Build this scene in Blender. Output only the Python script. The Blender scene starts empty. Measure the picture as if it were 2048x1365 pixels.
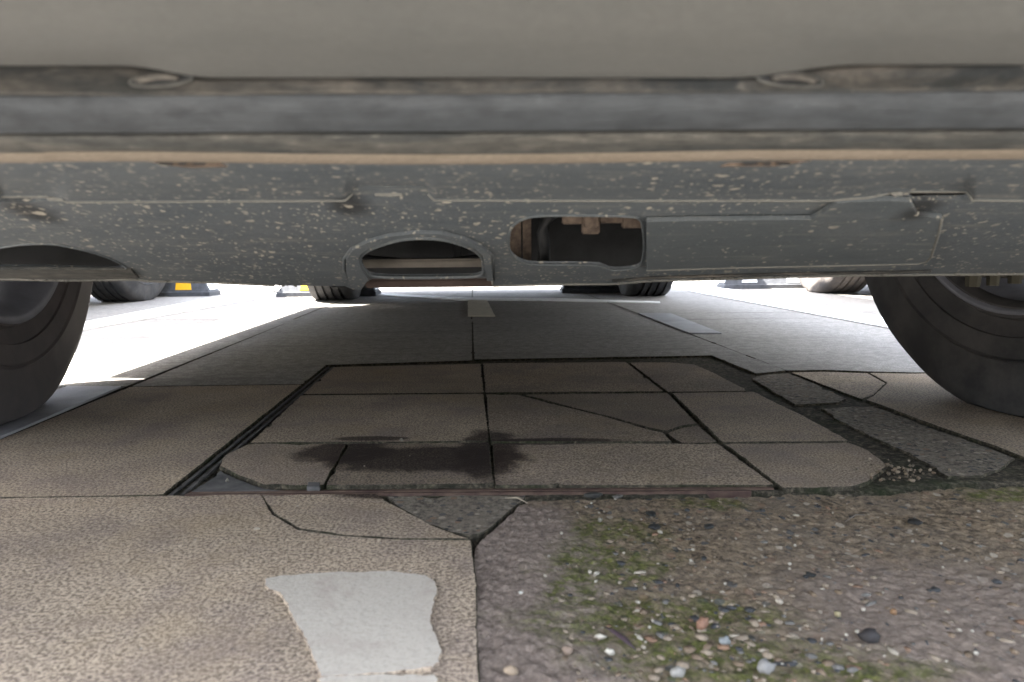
import bpy, bmesh, math, random
from mathutils import Vector, Matrix, noise, geometry
random.seed(7)
S = bpy.context.scene
C = S.collection
R = math.radians
PI = math.pi

# ------------------------------------------------------------------ camera
H = 0.235            # camera height
F = 1450.0           # focal length in pixels of a 2048 wide frame
PITCH = R(7.35)
ROLL = R(0.6)
cam_d = bpy.data.cameras.new('camera'); cam = bpy.data.objects.new('camera', cam_d); C.objects.link(cam)
cam_d.sensor_width = 36; cam_d.lens = 36 * F / 2048
cam_d.clip_start = 0.01; cam_d.clip_end = 3000
CM = Matrix.Rotation(PI / 2 - PITCH, 3, 'X') @ Matrix.Rotation(-ROLL, 3, 'Z')
cam.matrix_world = Matrix.Translation((0, 0, H)) @ CM.to_4x4()
cam_d.dof.use_dof = True; cam_d.dof.focus_distance = 1.15; cam_d.dof.aperture_fstop = 11
S.camera = cam

# ------------------------------------------------------------------ world, sun, exposure
SUN_EL, SUN_AZ = R(57), R(-86)      # azimuth measured from +Y towards +X
w = bpy.data.worlds.new('World'); S.world = w; w.use_nodes = True
nt = w.node_tree; bg = nt.nodes['Background']; sky = nt.nodes.new('ShaderNodeTexSky')
sky.sky_type = 'NISHITA'; sky.sun_disc = False
sky.sun_elevation = SUN_EL; sky.sun_rotation = SUN_AZ
sky.air_density = 1.0; sky.dust_density = 2.5
hs = nt.nodes.new('ShaderNodeHueSaturation'); hs.inputs['Saturation'].default_value = 0.5
nt.links.new(sky.outputs[0], hs.inputs['Color']); nt.links.new(hs.outputs[0], bg.inputs[0]); bg.inputs[1].default_value = 0.15
sl = bpy.data.lights.new('sun', 'SUN'); sl.energy = 5; sl.angle = R(0.5); sl.color = (1, 0.95, 0.88)
sun = bpy.data.objects.new('sun', sl); C.objects.link(sun)
sd = Vector((math.sin(SUN_AZ) * math.cos(SUN_EL), math.cos(SUN_AZ) * math.cos(SUN_EL), math.sin(SUN_EL)))
sun.rotation_euler = sd.to_track_quat('Z', 'Y').to_euler()
S.view_settings.view_transform = 'Standard'; S.view_settings.look = 'None'
S.view_settings.exposure = 3.92; S.view_settings.gamma = 1.0
S.cycles.max_bounces = 10; S.cycles.diffuse_bounces = 8; S.cycles.use_denoising = True

# ------------------------------------------------------------------ picking points of the place
CO = Vector((0, 0, H))
def ray(px, py):
    return CM @ Vector(((px - 1024) / F, (682.5 - py) / F, -1))
def on_z(px, py, z=0.0):
    r = ray(px, py); return CO + r * ((z - H) / r.z)
def on_y(px, py, y):
    r = ray(px, py); return CO + r * (y / r.y)
def on_plane(px, py, p0, n):
    r = ray(px, py); return CO + r * ((p0 - CO).dot(n) / r.dot(n))

# ------------------------------------------------------------------ object helpers
def tag(o, label=None, cat=None, group=None, kind=None):
    if label: o['label'] = label
    if cat: o['category'] = cat
    if group: o['group'] = group
    if kind: o['kind'] = kind
    return o
def empty(name, loc=(0, 0, 0), parent=None, rz=0):
    o = bpy.data.objects.new(name, None); C.objects.link(o); o.location = loc; o.rotation_euler = (0, 0, rz)
    o.empty_display_size = 0.1
    if parent: o.parent = parent
    return o
def link(name, bm, mats, parent=None, smooth=False, loc=None, rot=None):
    me = bpy.data.meshes.new(name); bmesh.ops.recalc_face_normals(bm, faces=bm.faces[:])
    bm.to_mesh(me); bm.free()
    for m in (mats if isinstance(mats, (list, tuple)) else [mats]): me.materials.append(m)
    if smooth:
        for p in me.polygons: p.use_smooth = True
    o = bpy.data.objects.new(name, me); C.objects.link(o)
    if parent: o.parent = parent
    if loc: o.location = loc
    if rot: o.rotation_euler = rot
    return o
def copy_tree(o, parent=None):
    c = o.copy(); C.objects.link(c); c.parent = parent
    for ch in [x for x in C.objects if x.parent == o]:
        copy_tree(ch, c)
    return c
def box(bm, c, s, rz=0, mi=0):
    M = Matrix.Translation(c) @ Matrix.Rotation(rz, 4, 'Z') @ Matrix.Diagonal((s[0], s[1], s[2], 1))
    r = bmesh.ops.create_cube(bm, size=1, matrix=M)
    for f in {f for v in r['verts'] for f in v.link_faces}: f.material_index = mi
    return r['verts']
def bevel(bm, w, seg=2, edges=None):
    bmesh.ops.bevel(bm, geom=edges or [e for e in bm.edges], offset=w, segments=seg, affect='EDGES', clamp_overlap=True)
def tube(bm, pts, r, n=8, closed=False, flat=1.0):
    pts = [Vector(p) for p in pts]; rings = []
    m = len(pts)
    for i, p in enumerate(pts):
        a = pts[(i - 1) % m] if (closed or i > 0) else p
        b = pts[(i + 1) % m] if (closed or i < m - 1) else p
        t = (b - a).normalized(); up = Vector((0, 0, 1))
        if abs(t.dot(up)) > 0.95: up = Vector((0, 1, 0))
        s = t.cross(up).normalized(); u = s.cross(t).normalized()
        rr = r[i] if isinstance(r, (list, tuple)) else r
        rings.append([bm.verts.new(p + (s * math.cos(2 * PI * k / n) + u * math.sin(2 * PI * k / n) * flat) * rr) for k in range(n)])
    for i in range(m if closed else m - 1):
        A, B = rings[i], rings[(i + 1) % m]
        for k in range(n): bm.faces.new((A[k], A[(k + 1) % n], B[(k + 1) % n], B[k]))
    if not closed:
        bm.faces.new(rings[0][::-1]); bm.faces.new(rings[-1])
def lathe(bm, prof, n=64, mi=0, axis='X', closed=True):
    rings = []
    for k in range(n):
        a = 2 * PI * k / n
        rings.append([bm.verts.new((x, r * math.cos(a), r * math.sin(a))) for x, r in prof])
    m = len(prof)
    for k in range(n):
        A, B = rings[k], rings[(k + 1) % n]
        for i in range(m if closed else m - 1):
            f = bm.faces.new((A[i], A[(i + 1) % m], B[(i + 1) % m], B[i])); f.material_index = mi
def densify(pts, step, closed=True):
    out = []; m = len(pts)
    for i in range(m if closed else m - 1):
        a, b = pts[i], pts[(i + 1) % m]; k = max(1, int((b - a).length / step))
        for j in range(k): out.append(a.lerp(b, j / k))
    if not closed: out.append(pts[-1])
    return out
def sheet(bm, outer, holes=(), thick=None, mi=0):
    """planar polygon with holes; thick = vector to extrude the body along"""
    loops = [outer] + list(holes); tris = geometry.tessellate_polygon(loops)
    flat = [p for l in loops for p in l]
    vs = [bm.verts.new(p) for p in flat]
    for t in tris:
        try: bm.faces.new([vs[i] for i in t]).material_index = mi
        except ValueError: pass
    if thick:
        v2 = [bm.verts.new(Vector(p) + thick) for p in flat]
        for t in tris:
            try: bm.faces.new([v2[i] for i in reversed(t)]).material_index = mi
            except ValueError: pass
        s = 0
        for l in loops:
            n = len(l)
            for i in range(n):
                a, b = s + i, s + (i + 1) % n
                bm.faces.new((vs[a], vs[b], v2[b], v2[a])).material_index = mi
            s += n

# ------------------------------------------------------------------ materials
class MT:
    def __init__(s, name, rough=0.8, metal=0.0, spec=0.3):
        s.m = bpy.data.materials.new(name); s.m.use_nodes = True; s.t = s.m.node_tree
        s.b = s.t.nodes['Principled BSDF']; s.b.inputs['Roughness'].default_value = rough
        s.b.inputs['Metallic'].default_value = metal; s.b.inputs['Specular IOR Level'].default_value = spec
        s.co = s.t.nodes.new('ShaderNodeTexCoord').outputs['Object']
    def n(s, k): return s.t.nodes.new(k)
    def L(s, a, b): s.t.links.new(a, b)
    def scale(s, v):
        m = s.n('ShaderNodeMapping'); m.inputs['Scale'].default_value = v; s.L(s.co, m.inputs[0]); return m.outputs[0]
    def noise(s, sc, det=3, rough=0.6, vec=None, dist=0.0):
        n = s.n('ShaderNodeTexNoise'); n.inputs['Scale'].default_value = sc; n.inputs['Detail'].default_value = det
        n.inputs['Roughness'].default_value = rough; n.inputs['Distortion'].default_value = dist
        s.L(vec or s.co, n.inputs['Vector']); return n.outputs['Fac']
    def ramp(s, f, stops, interp='LINEAR'):
        n = s.n('ShaderNodeValToRGB'); n.color_ramp.interpolation = interp
        e = n.color_ramp.elements
        while len(e) < len(stops): e.new(0.5)
        for x, (p, c) in zip(e, stops):
            x.position = p; x.color = (c, c, c, 1) if not isinstance(c, tuple) else (*c, 1)
        s.L(f, n.inputs[0]); return n.outputs[0]
    def mix(s, f, a, b, mode='MIX'):
        n = s.n('ShaderNodeMix'); n.data_type = 'RGBA'; n.blend_type = mode
        for i, v in ((0, f), (6, a), (7, b)):
            if hasattr(v, 'node'): s.L(v, n.inputs[i])
            elif i == 0: n.inputs[0].default_value = v
            else: n.inputs[i].default_value = (*v, 1) if isinstance(v, tuple) else (v, v, v, 1)
        return n.outputs[2]
    def math(s, op, a, b=0.0, clamp=False):
        n = s.n('ShaderNodeMath'); n.operation = op; n.use_clamp = clamp
        for i, v in ((0, a), (1, b)):
            if hasattr(v, 'node'): s.L(v, n.inputs[i])
            else: n.inputs[i].default_value = v
        return n.outputs[0]
    def blob(s, c, r, wob=0.5, nsc=20, e0=0.7, e1=1.1, det=4):
        """soft patch mask around world point c with radii r"""
        a = s.n('ShaderNodeVectorMath'); a.operation = 'SUBTRACT'; s.L(s.co, a.inputs[0]); a.inputs[1].default_value = c
        d = s.n('ShaderNodeVectorMath'); d.operation = 'DIVIDE'; s.L(a.outputs[0], d.inputs[0]); d.inputs[1].default_value = r
        l = s.n('ShaderNodeVectorMath'); l.operation = 'LENGTH'; s.L(d.outputs[0], l.inputs[0])
        nz = s.math('MULTIPLY', s.math('SUBTRACT', s.noise(nsc, det), 0.5), wob * 2)
        v = s.math('ADD', l.outputs['Value'], nz)
        m = s.n('ShaderNodeMapRange'); m.interpolation_type = 'SMOOTHSTEP'
        s.L(v, m.inputs[0]); m.inputs[1].default_value = e0; m.inputs[2].default_value = e1
        m.inputs[3].default_value = 1; m.inputs[4].default_value = 0
        return m.outputs[0]
    def cells(s, sc, thr, size0, size1, vec=None, rnd=1.0):
        """sparse flecks: share thr of the Voronoi cells hold a spot"""
        v = s.n('ShaderNodeTexVoronoi'); v.inputs['Scale'].default_value = sc; v.inputs['Randomness'].default_value = rnd
        s.L(vec or s.co, v.inputs['Vector'])
        sp = s.n('ShaderNodeSeparateColor'); s.L(v.outputs['Color'], sp.inputs[0])
        on = s.math('LESS_THAN', sp.outputs[0], thr)
        rad = s.math('ADD', s.math('MULTIPLY', sp.outputs[1], size1 - size0), size0)
        k = s.math('MULTIPLY', s.math('SUBTRACT', rad, v.outputs['Distance']), 12, True)
        return s.math('MULTIPLY', on, k), v.outputs['Color']
    def bump(s, h, st=0.3, d=0.002, prev=None):
        n = s.n('ShaderNodeBump'); n.inputs['Strength'].default_value = st; n.inputs['Distance'].default_value = d
        s.L(h, n.inputs['Height'])
        if prev: s.L(prev, n.inputs['Normal'])
        s.L(n.outputs[0], s.b.inputs['Normal']); return n.outputs[0]
    def col(s, c):
        if hasattr(c, 'node'): s.L(c, s.b.inputs['Base Color'])
        else: s.b.inputs['Base Color'].default_value = (*c, 1)
        return s.m

OIL = on_z(840, 918); OIL2 = on_z(975, 905); OIL3 = on_z(1100, 883); OIL4 = on_z(690, 905); OIL5 = on_z(800, 988); OIL6 = on_z(740, 878)
def granite(name, light, dark, sc=360, var=0.35, stain=True):
    M = MT(name, 0.85, 0, 0.25)
    f = M.noise(sc, 3, 0.72)
    c = M.ramp(f, [(0.36, dark), (0.47, tuple(0.45 * a + 0.55 * b for a, b in zip(light, dark))), (0.53, light), (0.68, tuple(min(1, a * 1.35) for a in light))])
    g = M.ramp(M.noise(5, 4, 0.6), [(0.3, 1 - var), (0.7, 1.0)])
    c = M.mix(1.0, c, g, 'MULTIPLY')
    c = M.mix(M.ramp(M.noise(9, 5, 0.65), [(0.46, 0.0), (0.68, 0.5)]), c, (0.13, 0.10, 0.098))
    c = M.mix(M.ramp(M.noise(6, 6, 0.7), [(0.5, 0.0), (0.7, 0.4)]), c, (0.26, 0.19, 0.105))
    fl, _ = M.cells(130, 0.05, 0.08, 0.2); c = M.mix(M.math('MULTIPLY', fl, 0.6), c, (0.42, 0.4, 0.36))
    if stain:
        for p, r in ((OIL, (0.125, 0.052, 1)), (OIL2, (0.04, 0.11, 1)), (OIL3, (0.09, 0.014, 1)), (OIL4, (0.06, 0.05, 1)), (OIL5, (0.07, 0.018, 1)), (OIL6, (0.05, 0.012, 1))):
            k = M.blob((p.x, p.y, 0), r, 0.4, 34, 0.72, 1.12)
            c = M.mix(M.math('MULTIPLY', k, M.ramp(f, [(0.45, 0.97), (0.62, 0.8)])), c, (0.018, 0.009, 0.005))
    oi = M.n('ShaderNodeObjectInfo'); c = M.mix(1.0, c, M.ramp(oi.outputs['Random'], [(0.0, 0.74), (1.0, 1.18)]), 'MULTIPLY')
    c = M.mix(M.ramp(M.noise(60, 5, 0.7), [(0.55, 0.0), (0.75, 0.5)]), c, tuple(x * 0.8 for x in dark))
    b = M.bump(f, 0.5, 0.0012); M.bump(M.noise(40, 4), 0.25, 0.003, b)
    return M.col(c)
m_gran = granite('tan granite', (0.415, 0.33, 0.238), (0.11, 0.082, 0.06))
m_gran2 = granite('tan granite cover slabs', (0.36, 0.285, 0.205), (0.10, 0.075, 0.054), 410)
def smooth_stone():
    M = MT('smooth grey stone', 0.55, 0, 0.5)
    c = M.mix(M.ramp(M.noise(14, 5), [(0.35, 0.0), (0.7, 1.0)]), (0.30, 0.30, 0.31), (0.20, 0.195, 0.2))
    c = M.mix(M.ramp(M.noise(420, 2), [(0.55, 0.0), (0.7, 0.4)]), c, (0.1, 0.1, 0.1))
    M.bump(M.noise(120, 3), 0.15, 0.001); return M.col(c)
m_smooth = smooth_stone()
def far_paving():
    M = MT('washed stone paving', 0.85, 0, 0.25)
    f = M.noise(260, 3, 0.75)
    c = M.ramp(f, [(0.36, (0.15, 0.142, 0.13)), (0.5, (0.27, 0.256, 0.235)), (0.62, (0.38, 0.362, 0.335))])
    c = M.mix(M.ramp(M.noise(3, 5, 0.6), [(0.4, 0.0), (0.7, 0.5)]), c, (0.2, 0.18, 0.17))
    c = M.mix(M.ramp(M.noise(45, 5, 0.75), [(0.42, 0.55), (0.58, 0.0)]), c, (0.12, 0.112, 0.1))
    st = M.noise(2.2, 5, 0.7, M.scale((1, 7, 1)))
    c = M.mix(M.ramp(st, [(0.5, 0.0), (0.68, 0.55)]), c, (0.15, 0.135, 0.125))
    b = M.bump(f, 0.4, 0.0012); return M.col(c)
m_far = far_paving()
def soil():
    M = MT('dark joint soil', 0.95, 0, 0.1)
    c = M.ramp(M.noise(160, 5, 0.7), [(0.33, (0.018, 0.018, 0.013)), (0.5, (0.05, 0.044, 0.032)), (0.68, (0.15, 0.125, 0.09))])
    c = M.mix(M.ramp(M.noise(18, 3), [(0.5, 0.0), (0.7, 0.6)]), c, (0.022, 0.032, 0.012))
    M.bump(M.noise(220, 5, 0.7), 0.8, 0.004); return M.col(c)
m_soil = soil()
MOSS = [(on_z(1200, 1120), (0.07, 0.06, 1)), (on_z(1300, 1240), (0.11, 0.05, 1)), (on_z(1450, 1310), (0.12, 0.035, 1)), (on_z(1150, 1180), (0.03, 0.06, 1)),
        (on_z(2010, 985), (0.08, 0.03, 1)), (on_z(1420, 1005), (0.05, 0.02, 1)), (on_z(1700, 1340), (0.1, 0.02, 1)), (on_z(1230, 1060), (0.05, 0.04, 1))]
MORT = on_z(1050, 1150); MORT2 = on_z(1060, 1340); MORT3 = on_z(1930, 1230)
def concrete(name='worn aggregate concrete', moss=True, base=(0.19, 0.142, 0.092), grit=(0.38, 0.31, 0.22)):
    M = MT(name, 0.92, 0, 0.2)
    v = M.scale((1, 1, 1))
    f = M.noise(230, 6, 0.82)
    c = M.ramp(f, [(0.36, tuple(b * 0.16 for b in base)), (0.47, base), (0.58, tuple(b * 1.25 for b in base)), (0.7, grit)])
    c = M.mix(1.0, c, M.ramp(M.noise(110, 6, 0.85), [(0.4, 0.3), (0.52, 1.1), (0.62, 1.35)]), 'MULTIPLY')
    c = M.mix(M.ramp(M.noise(11, 5), [(0.4, 0.0), (0.65, 0.6)]), c, M.mix(f, (0.06, 0.046, 0.034), (0.32, 0.26, 0.2)))
    s1, sc1 = M.cells(120, 0.5, 0.2, 0.5)
    hs = M.n('ShaderNodeSeparateColor'); M.L(sc1, hs.inputs[0])
    sc = M.ramp(hs.outputs[2], [(0.0, (0.035, 0.036, 0.036)), (0.3, (0.22, 0.175, 0.125)), (0.5, (0.33, 0.28, 0.215)), (0.7, (0.2, 0.135, 0.09)), (0.8, (0.1, 0.095, 0.085))], 'CONSTANT')
    if moss:
        k1 = M.blob((MORT.x, MORT.y, 0), (0.062, 0.17, 1), 0.35, 14, 0.75, 1.1); k2 = M.blob((MORT2.x, MORT2.y, 0), (0.07, 0.06, 1), 0.3, 14, 0.75, 1.1)
        k3 = M.blob((MORT3.x, MORT3.y, 0), (0.13, 0.11, 1), 0.5, 9, 0.5, 1.2)
        k = M.math('MAXIMUM', M.math('MAXIMUM', k1, k2), M.math('MULTIPLY', k3, 0.8))
        mort = M.ramp(M.noise(190, 5, 0.75), [(0.32, (0.10, 0.078, 0.066)), (0.5, (0.22, 0.172, 0.138)), (0.68, (0.33, 0.265, 0.215))])
        c = M.mix(s1, c, sc); c = M.mix(k, c, mort)
        mg = M.ramp(M.noise(210, 4, 0.7), [(0.35, (0.028, 0.032, 0.009)), (0.55, (0.095, 0.105, 0.022)), (0.72, (0.21, 0.21, 0.055))])
        mk = None
        for (p, r) in MOSS:
            q = M.blob((p.x, p.y, 0), r, 0.75, 26, 0.35, 0.95, 6); mk = q if mk is None else M.math('MAXIMUM', mk, q)
        mk = M.math('MULTIPLY', mk, M.ramp(M.noise(90, 4, 0.7), [(0.38, 0.1), (0.58, 0.9)]))
        c = M.mix(mk, c, mg)
    else:
        c = M.mix(s1, c, sc)
    b = M.bump(f, 0.9, 0.004); b = M.bump(s1, 0.4, 0.003, b)
    return M.col(c)
m_conc = concrete()
m_conc2 = concrete('grey broken concrete', False, (0.17, 0.148, 0.115), (0.38, 0.34, 0.27))
def paint(name, c0, worn=0.25, wornc=(0.25, 0.22, 0.2)):
    M = MT(name, 0.7, 0, 0.3)
    c = M.mix(M.ramp(M.noise(28, 6, 0.7), [(0.5, 0.0), (0.75, worn)]), c0, wornc)
    c = M.mix(M.ramp(M.noise(380, 2), [(0.5, 0.0), (0.68, 0.5)]), c, tuple(x * 0.72 for x in c0))
    b = M.bump(M.noise(170, 5, 0.7), 0.45, 0.0018); return M.col(c)
m_white = paint('white road paint', (0.78, 0.78, 0.76), 0.4)
m_patch = paint('pale cement patch', (0.44, 0.395, 0.33), 0.75, (0.33, 0.27, 0.225))
m_cream = paint('cream worn paint', (0.62, 0.58, 0.47), 0.7, (0.35, 0.31, 0.25))
def simple(name, c, rough=0.6, metal=0.0, nz=0.3, c2=None, sc=30, spec=0.3, bs=0.15):
    M = MT(name, rough, metal, spec)
    c2 = c2 or tuple(x * (1 - nz) for x in c)
    k = M.mix(M.ramp(M.noise(sc, 5, 0.65), [(0.35, 0.0), (0.65, 1.0)]), c, c2)
    M.bump(M.noise(sc * 6, 3), bs, 0.001); return M.col(k)
m_iron = simple('dark dirty iron', (0.095, 0.09, 0.084), 0.75, 0.1, 0.5, (0.04, 0.037, 0.033), 60)
m_rust = simple('brown rusty rail', (0.12, 0.08, 0.058), 0.75, 0.2, 0.4, (0.06, 0.035, 0.028), 60)
m_cement = simple('grey cement fill', (0.12, 0.114, 0.106), 0.9, 0, 0.5, (0.055, 0.053, 0.052), 40)
m_black = simple('black oily metal', (0.016, 0.017, 0.018), 0.9, 0.0, 0.5, None, 20)
m_dust_br = simple('dusty brown clips', (0.095, 0.072, 0.055), 0.9, 0, 0.4, (0.035, 0.026, 0.02), 110)
m_alu = simple('dull wheel alloy', (0.17, 0.175, 0.2), 0.6, 0.15, 0.25, None, 20)
m_silver = simple('bright silver rim', (0.7, 0.7, 0.72), 0.3, 0.8, 0.15)
m_disc = simple('brake disc steel', (0.22, 0.2, 0.19), 0.45, 0.8, 0.3)
m_paint = simple('grey olive car paint', (0.21, 0.21, 0.19), 0.4, 0.2, 0.06, None, 3, 0.5, 0.0)
m_carw = simple('grey car paint', (0.2, 0.2, 0.21), 0.35, 0.3, 0.05, None, 3, 0.5, 0.0)
m_card = simple('blue grey car paint', (0.37, 0.41, 0.47), 0.35, 0.0, 0.05, None, 3, 0.5, 0.0)
m_glass = simple('tinted car glass', (0.02, 0.025, 0.03), 0.08, 0, 0.1, None, 3, 0.8, 0.0)
m_lens = simple('red lamp lens', (0.4, 0.02, 0.02), 0.2, 0, 0.1)
m_clear = simple('clear lamp lens', (0.7, 0.7, 0.72), 0.15, 0, 0.1)
m_yellow = simple('yellow reflective stripe', (0.78, 0.42, 0.02), 0.45, 0, 0.1)
m_rub = simple('grey block rubber', (0.085, 0.09, 0.1), 0.8, 0, 0.35, None, 40)
m_pale = simple('pale reflective stripe', (0.62, 0.64, 0.66), 0.5, 0, 0.2)
def rubber():
    M = MT('dusty tyre rubber', 0.75, 0, 0.3)
    c = M.mix(M.ramp(M.noise(9, 6, 0.7), [(0.4, 0.0), (0.7, 1.0)]), (0.026, 0.027, 0.029), (0.07, 0.066, 0.064))
    M.bump(M.noise(120, 4), 0.25, 0.001); return M.col(c)
m_tyre = rubber()
m_tyre_lit = simple('grey lit front tyre', (0.062, 0.057, 0.058), 0.85, 0, 0.4, (0.085, 0.075, 0.073), 14)  # same tyre rubber, lightened for the stronger light on the left front wheel
def tyre_tan():
    M = MT('sun bleached tyre rubber', 0.8, 0, 0.3)
    c = M.mix(M.ramp(M.noise(9, 6, 0.7), [(0.4, 0.0), (0.7, 1.0)]), (0.07, 0.065, 0.065), (0.16, 0.135, 0.115))
    M.bump(M.noise(120, 4), 0.25, 0.001); return M.col(c)
m_tyre2 = tyre_tan()

def dusty(name, base, dust, flecks=1.0, haze=0.4, recess_shade=(), band=None, rough=0.65):
    M = MT(name, rough, 0, 0.35)
    f = M.noise(13, 8, 0.72, M.scale((1, 1.8, 1.8)), 0.6)
    c = M.mix(M.ramp(f, [(0.35, 0.0), (0.72, haze)]), base, dust)
    g = M.noise(420, 3, 0.7); c = M.mix(M.ramp(g, [(0.4, 0.35), (0.65, 0.0)]), c, tuple(b * 0.55 for b in base))
    for (p, r) in recess_shade:
        c = M.mix(M.math('MULTIPLY', M.blob(p, r, 0.4, 40, 0.3, 1.1), 0.8), c, (0.012, 0.013, 0.014))  # soft shade of hollows in the tray, painted dark into the colour
    if flecks:
        # specks, larger blobs and dragged streaks of dried mud
        v = M.noise(30, 3); 
        for sc, thr, a, b, st, al in ((170, 0.26, 0.08, 0.34, (1, 1, 1), 0.8), (95, 0.08, 0.05, 0.24, (0.9, 1, 1), 0.85), (260, 0.3, 0.08, 0.38, (0.7, 1, 1), 0.65),
                                  (300, 0.4, 0.1, 0.42, (1, 1, 1), 0.6), (230, 0.2, 0.08, 0.34, (0.35, 0.8, 1.2), 0.7)):
            mp = M.n('ShaderNodeMapping'); mp.inputs['Scale'].default_value = (st[0], st[1] * 0.5, st[2])
            mp.inputs['Rotation'].default_value = (0, 0.1 * (sc % 7 - 3), 0.25 * (sc % 5 - 2)); 
            dn = M.n('ShaderNodeTexNoise'); dn.inputs['Scale'].default_value = 60; M.L(M.co, dn.inputs['Vector'])
            ad = M.n('ShaderNodeVectorMath'); ad.operation = 'MULTIPLY_ADD'; M.L(dn.outputs['Color'], ad.inputs[0]); ad.inputs[1].default_value = (0.012,) * 3; M.L(M.co, ad.inputs[2])
            M.L(ad.outputs[0], mp.inputs[0])
            k, cc = M.cells(sc, thr * flecks, a, b, mp.outputs[0])
            k = M.math('MULTIPLY', k, M.ramp(M.noise(14 + sc * 0.05, 3), [(0.40, 0.2), (0.58, al)]))
            c = M.mix(k, c, M.mix(M.noise(33, 2), (0.22, 0.215, 0.185), (0.42, 0.385, 0.31)))
    if flecks > 0.3:
        for sc, rot, st in ((60, 0.5, (0.12, 1.6, 1.6)), (90, -0.35, (0.1, 1.5, 1.5)), (75, 1.1, (0.14, 1.4, 1.4))):
            mp = M.n('ShaderNodeMapping'); mp.inputs['Scale'].default_value = st; mp.inputs['Rotation'].default_value = (0, 0, rot); M.L(M.co, mp.inputs[0])
            q = M.noise(sc, 3, 0.55, mp.outputs[0], 0.8)
            k = M.ramp(q, [(0.60, 0.0), (0.66, 0.28), (0.70, 0.0)])
            k = M.math('MULTIPLY', k, M.ramp(M.noise(17 + sc * 0.1, 3), [(0.45, 0.0), (0.6, 0.9)]))
            c = M.mix(k, c, (0.21, 0.20, 0.17))
    if band: c = M.mix(band(M), c, dust)
    b = M.bump(g, 0.2, 0.0008); M.bump(f, 0.2, 0.003, b)
    return M.col(c)
m_panel = dusty('grey green dusty bumper paint', (0.084, 0.087, 0.084), (0.12, 0.118, 0.11), 0.0, 0.4, rough=0.5)
def muddy(name, base, mud, lo=0.42, hi=0.6, sc=26):
    M = MT(name, 0.8, 0, 0.25)
    a = M.noise(sc, 7, 0.75, M.scale((0.35, 1.5, 1.5)), 0.8); b = M.noise(sc * 5, 4, 0.7, M.scale((0.6, 1, 1)))
    c = M.mix(M.ramp(a, [(lo, 0.0), (hi, 1.0)]), base, mud); c = M.mix(M.ramp(b, [(0.35, 0.6), (0.55, 0.0)]), c, tuple(x * 0.5 for x in base))
    c = M.mix(M.ramp(b, [(0.6, 0.0), (0.72, 0.7)]), c, tuple(x * 1.5 for x in mud))
    M.bump(a, 0.6, 0.003); return M.col(c)
m_groove = muddy('muddy black plastic', (0.024, 0.026, 0.026), (0.085, 0.077, 0.066))
m_blue = muddy('blue grey plastic strip', (0.033, 0.038, 0.043), (0.048, 0.053, 0.058), 0.4, 0.62, 14)
m_lip = muddy('dusty grey lip', (0.032, 0.035, 0.035), (0.072, 0.069, 0.061), 0.4, 0.62, 30)
m_tan = dusty('tan mud edge', (0.145, 0.122, 0.095), (0.2, 0.172, 0.138), 0.0, 0.8)
m_edge = dusty('pale dust line', (0.10, 0.102, 0.095), (0.15, 0.146, 0.128), 0.0, 0.9)

# ------------------------------------------------------------------ the setting: ground, paving, joints
def zn(p, s, a): return noise.noise(Vector((p.x * s, p.y * s, 3.1))) * a
def slab(bm, pts, z=0.0, depth=0.022, rough=0.0009, cham=0.0008, mi=0, step=0.007, grow=0.0, side=1, gy=0.0):
    P = [p if isinstance(p, Vector) else on_z(*p) for p in pts]
    P = [Vector((p.x, p.y, 0)) for p in P]
    area = sum(P[i].x * P[(i + 1) % len(P)].y - P[(i + 1) % len(P)].x * P[i].y for i in range(len(P)))
    if area < 0: P.reverse()
    Q = []
    m = len(P)
    for i in range(m):
        a, b = P[i], P[(i + 1) % m]; L = (b - a).length; k = max(1, min(160, int(L / step)))
        nrm = Vector(((b - a).y, -(b - a).x, 0)).normalized() if L > 1e-6 else Vector((0, 0, 0))
        for j in range(k):
            p = a.lerp(b, j / k); wgt = 1
            off = (noise.noise(Vector((p.x * 28, p.y * 28, 1.7))) * 1.0 + noise.noise(Vector((p.x * 110, p.y * 110, 5.2))) * 0.8 + noise.noise(Vector((p.x * 260, p.y * 260, 9.2))) * 0.5)
            chip = max(0, noise.noise(Vector((p.x * 33, p.y * 33, 8.8))) - 0.32) * 6
            Q.append(p + nrm * (off * rough * wgt - chip * rough * 1.5) + Vector((nrm.x * grow, nrm.y * (grow + gy), 0)))
    n = len(Q); top = []; out = []; bot = []
    for i in range(n):
        t = (Q[(i + 1) % n] - Q[i - 1]); nr = Vector((t.y, -t.x, 0)); nr = nr.normalized() if nr.length > 1e-9 else nr
        top.append(bm.verts.new((Q[i].x - nr.x * cham, Q[i].y - nr.y * cham, z)))
        out.append(bm.verts.new((Q[i].x, Q[i].y, z - cham * 1.1))); bot.append(bm.verts.new((Q[i].x, Q[i].y, z - depth)))
    bm.faces.new(top).material_index = mi
    for i in range(n):
        j = (i + 1) % n
        bm.faces.new((top[i], out[i], out[j], top[j])).material_index = mi + side
        bm.faces.new((out[i], bot[i], bot[j], out[j])).material_index = mi + side
W = lambda x, y: Vector((x, y, 0))
FARY = on_z(1304, 640).y; FL = on_z(582, 640)
Y745 = on_z(1832, 746).y; Y760 = on_z(1832, 747.6).y
XR = 1.4
Lx = lambda y, o=0: 947 - 2.48 * (y - 495) + o
Rx = lambda y, o=0: 924 + 2.63 * (y - 495) + o
PNL, PNR = on_z(Lx(1500), 1500), W(XR, 0.15)
PNL = W(PNL.x, 0.15)
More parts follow.
